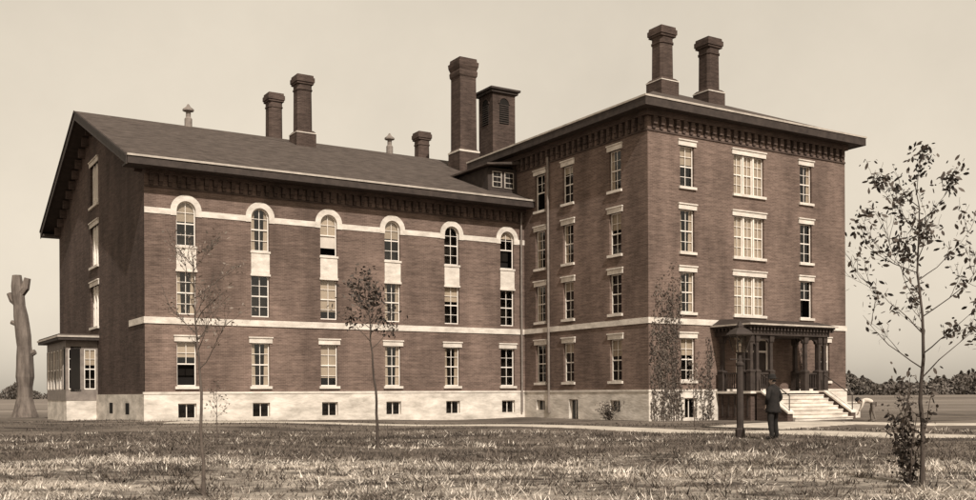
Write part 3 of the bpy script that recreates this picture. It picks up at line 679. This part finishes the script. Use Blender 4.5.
def head(parent,c,R=.105,look=(0,1,0),mt=None,hair=True,hat=None):
    c=Vector(c); lk=Vector(look).normalized(); upv=Vector((0,0,1)); rt=lk.cross(upv).normalized(); upv=rt.cross(lk).normalized()
    def tp(x,y,z): return tuple(c+rt*x+lk*y+upv*z)
    mb=MB(); nu,nv=24,16
    for j in range(nv+1):
        ph=-math.pi/2+math.pi*j/nv
        for i in range(nu):
            th=2*math.pi*i/nu; x=math.cos(ph)*math.cos(th); y=math.cos(ph)*math.sin(th); z=math.sin(ph)
            X=x*.076*(1-.22*max(0,-z)); Y=y*.096*(1 if y>0 else 1.02); Z=z*.118
            if y>.3:
                fx=abs(x)
                if fx<.2 and -.35<z<.15: Y+=.022*(1-fx/.2)*(1-abs(z+.12)/.28 if abs(z+.12)<.28 else 0)
                if .2<fx<.55 and -.02<z<.2: Y-=.008
                if fx<.3 and -.62<z<-.42: Y+=.004
                if fx<.35 and z<-.75: Y+=.012
            mb.v.append(tp(X,Y,Z))
    for j in range(nv):
        for i in range(nu):
            i2=(i+1)%nu; mb.f.append((j*nu+i,j*nu+i2,(j+1)*nu+i2,(j+1)*nu+i))
    mb.obj('head',M['skin'],parent,True)
    ears=MB()
    for s in(-1,1): ears.tube([tp(s*.072,-.005,-.03),tp(s*.085,-.012,0),tp(s*.08,-.01,.028)],[.01,.016,.009],6)
    ears.obj('ears',M['skin'],parent,True)
    f=MB()
    for s in(-1,1): f.tube([tp(s*.02,.088,.012),tp(s*.034,.084,.013),tp(s*.046,.076,.011)],[.004,.007,.004],5)
    f.tube([tp(-.024,.09,-.058),tp(0,.099,-.052),tp(.024,.09,-.058)],[.003,.008,.003],5)
    f.obj('eyes_and_moustache',M['suit'],parent)
    h=MB(); 
    for j in range(7):
        ph=math.pi/2*j/6
        for i in range(16):
            th=2*math.pi*i/16; y=math.sin(th); lo=-.045 if y<.2 else .05
            h.v.append(tp(math.cos(ph)*math.cos(th)*.082,math.cos(ph)*y*.102-.004,lo*(1-math.sin(ph))+.122*math.sin(ph)))
    for j in range(6):
        for i in range(16):
            i2=(i+1)%16; h.f.append((j*16+i,j*16+i2,(j+1)*16+i2,(j+1)*16+i))
    h.obj('hair',M['suit'],parent,True)
    if hat:
        t=MB(); prof=[(.082,.05),(.155,.045),(.16,.055),(.10,.068),(.098,.12),(.085,.165),(.05,.185),(.005,.19)]
        k=18
        for r,z in prof:
            for i in range(k):
                a=2*math.pi*i/k; t.v.append(tp(r*.95*math.cos(a),r*1.1*math.sin(a),z))
        for j in range(len(prof)-1):
            for i in range(k):
                i2=(i+1)%k; t.f.append((j*k+i,j*k+i2,(j+1)*k+i2,(j+1)*k+i))
        t.obj('hat',M['suit'],parent,True)
def man():
    x,y=W2(773,30.2); E=empty('man_in_dark_suit',(x,y,float(gh(x,y))+.02),math.radians(40)); E.scale=(1.05,)*3
    V=[(0,0,.97),(0,-.005,1.12),(0,.005,1.3),(0,0,1.43),(0,0,1.5),(0,.012,1.57),
       (.1,0,1.45),(.19,-.005,1.42),(.32,-.06,1.18),(.21,.08,1.0),
       (-.1,0,1.45),(-.19,-.005,1.42),(-.33,-.05,1.18),(-.2,.09,1.0),
       (.095,0,.88),(.15,.05,.5),(.18,.0,.1),(.19,.08,.05),(.22,.19,.045),
       (-.095,0,.88),(-.16,-.02,.5),(-.20,-.1,.1),(-.21,-.02,.05),(-.25,.09,.045)]
    Eg=[(0,1),(1,2),(2,3),(3,4),(4,5),(3,6),(6,7),(7,8),(8,9),(3,10),(10,11),(11,12),(12,13),(0,14),(14,15),(15,16),(16,17),(17,18),(0,19),(19,20),(20,21),(21,22),(22,23)]
    R=[(.16,.13),(.16,.12),(.18,.13),(.14,.11),.065,.055,.09,.088,.066,.048,.09,.088,.066,.048,.12,.088,.065,.058,.045,.12,.088,.065,.058,.045]
    skin_obj('body',V,Eg,R,M['suit'],E)
    c=MB(); K=20; prof=[(.19,.15,1.46,.0),(.2,.15,1.3,0),(.18,.145,1.12,0),(.205,.17,.95,.0),(.225,.19,.82,-.01),(.235,.2,.76,-.01)]
    for rx,ry,z,oy in prof:
        for i in range(K+1):
            a=math.radians(100)+math.radians(340)*i/K; c.v.append((rx*math.cos(a),oy+ry*math.sin(a),z+(.01*math.sin(i*2.1))))
    for j in range(len(prof)-1):
        for i in range(K): c.f.append((j*(K+1)+i,j*(K+1)+i+1,(j+1)*(K+1)+i+1,(j+1)*(K+1)+i))
    o=c.obj('coat',M['suit'],E,True); sm=o.modifiers.new('s','SOLIDIFY'); sm.thickness=.012
    s=MB(); s.box(-.035,.035,.105,.122,1.36,1.5); s.obj('shirt_front',M['shirt'],E)
    hand(E,(.2,.095,.99),(-.35,.2,-1),(0,-1,0),M['skin']); hand(E,(-.19,.105,.995),(.35,.2,-1),(0,-1,0),M['skin'])
    head(E,(0,.02,1.675),look=(-.3,1,-.05),hat=True)
man()
def worker():
    x,y=W2(873,46.5); E=empty('stooping_worker',(x,y,float(gh(x,y))),math.radians(75))
    V=[(0,0,.86),(0,.15,.97),(0,.33,1.0),(0,.46,.97),(0,.52,.95)]
    Eg=[(0,1),(1,2),(2,3),(3,4)]; R=[(.13,.12),(.14,.12),(.15,.12),(.1,.08),.055]
    for s in(1,-1):
        b=len(V); V+=[(s*.17,.43,.93),(s*.2,.5,.68),(s*.14,.62,.47)]; R+=[.065,.045,.032]; Eg+=[(3,b),(b,b+1),(b+1,b+2)]
    skin_obj('shirt_body',V,Eg,R,M['shirt'],E)
    V=[(0,-.01,.88)]; R=[.13]; Eg=[]
    for s in(1,-1):
        b=len(V); V+=[(s*.1,-.01,.8),(s*.13,.06+.05*s,.46),(s*.14,-.02+.08*s,.09),(s*.15,.14+.08*s,.04)]; R+=[.095,.065,.045,.038]; Eg+=[(0,b),(b,b+1),(b+1,b+2),(b+2,b+3)]
    skin_obj('trousers_and_boots',V,Eg,R,M['trou'],E)
    for s in(1,-1): hand(E,(s*.14,.625,.46),(-.1*s,.25,-1),(0,-1,0),M['skin'])
    head(E,(0,.62,.96),look=(0,.75,-.65),hat=True)
worker()

# ------------------------------------------------------------------ light, world, camera
phi=math.radians(12); b=Vector((-.527,.8499,0)); a=Vector((.8499,.527,0))
hv=(-b*math.cos(phi)-a*math.sin(phi)); el=math.radians(43)
sd=Vector((hv.x*math.cos(el),hv.y*math.cos(el),math.sin(el)))
Ld=bpy.data.lights.new('sun','SUN'); Ld.energy=5.0; Ld.angle=math.radians(.5); Ld.color=(1,.94,.86)
Lo=bpy.data.objects.new('sun',Ld); COL.objects.link(Lo); Lo.rotation_euler=sd.to_track_quat('Z','Y').to_euler(); Lo.location=(0,0,60)
w=bpy.data.worlds.new('World'); scene.world=w; w.use_nodes=True; nt=w.node_tree; N=nt.nodes; L=nt.links; N.clear()
out=N.new('ShaderNodeOutputWorld'); bg=N.new('ShaderNodeBackground'); sky=N.new('ShaderNodeTexSky'); sky.sky_type='NISHITA'; sky.sun_disc=False
sky.sun_elevation=el; sky.sun_rotation=math.atan2(hv.x,hv.y); sky.dust_density=3; sky.air_density=1.0; sky.ozone_density=1
bw=N.new('ShaderNodeRGBToBW'); L.new(sky.outputs[0],bw.inputs[0])
tc=N.new('ShaderNodeTexCoord'); nz=N.new('ShaderNodeTexNoise'); nz.inputs['Scale'].default_value=2.0; nz.inputs['Detail'].default_value=8; nz.inputs['Roughness'].default_value=.6; L.new(tc.outputs['Generated'],nz.inputs['Vector'])
mr=N.new('ShaderNodeMapRange'); mr.inputs[1].default_value=.3; mr.inputs[2].default_value=.7; mr.inputs[3].default_value=.87; mr.inputs[4].default_value=1.1; L.new(nz.outputs[0],mr.inputs[0])
pw=N.new('ShaderNodeMath'); pw.operation='POWER'; pw.inputs[1].default_value=.35; L.new(bw.outputs[0],pw.inputs[0])
ml=N.new('ShaderNodeMath'); ml.operation='MULTIPLY'; L.new(pw.outputs[0],ml.inputs[0]); L.new(mr.outputs[0],ml.inputs[1])
vs=N.new('ShaderNodeVectorMath'); vs.operation='SCALE'; vs.inputs[0].default_value=(4.4,3.9,3.18); L.new(ml.outputs[0],vs.inputs['Scale'])
L.new(vs.outputs[0],bg.inputs['Color']); bg.inputs['Strength'].default_value=.12; L.new(bg.outputs[0],out.inputs[0])
cd=bpy.data.cameras.new('camera'); cam=bpy.data.objects.new('camera',cd); COL.objects.link(cam); scene.camera=cam
cam.location=(0,0,1.4); cam.rotation_euler=(math.radians(90),math.radians(.3),0)
cd.sensor_width=36; cd.lens=36*1012/976; cd.shift_y=143/976; cd.clip_end=5000; cd.clip_start=.1
if ZOOM:
    zx,zy,k=ZOOM; cd.lens*=k; cd.shift_x=(zx-488)/976*k; cd.shift_y=(393-zy)/976*k
scene.view_settings.view_transform='Standard'; scene.view_settings.look='None'; scene.view_settings.exposure=0
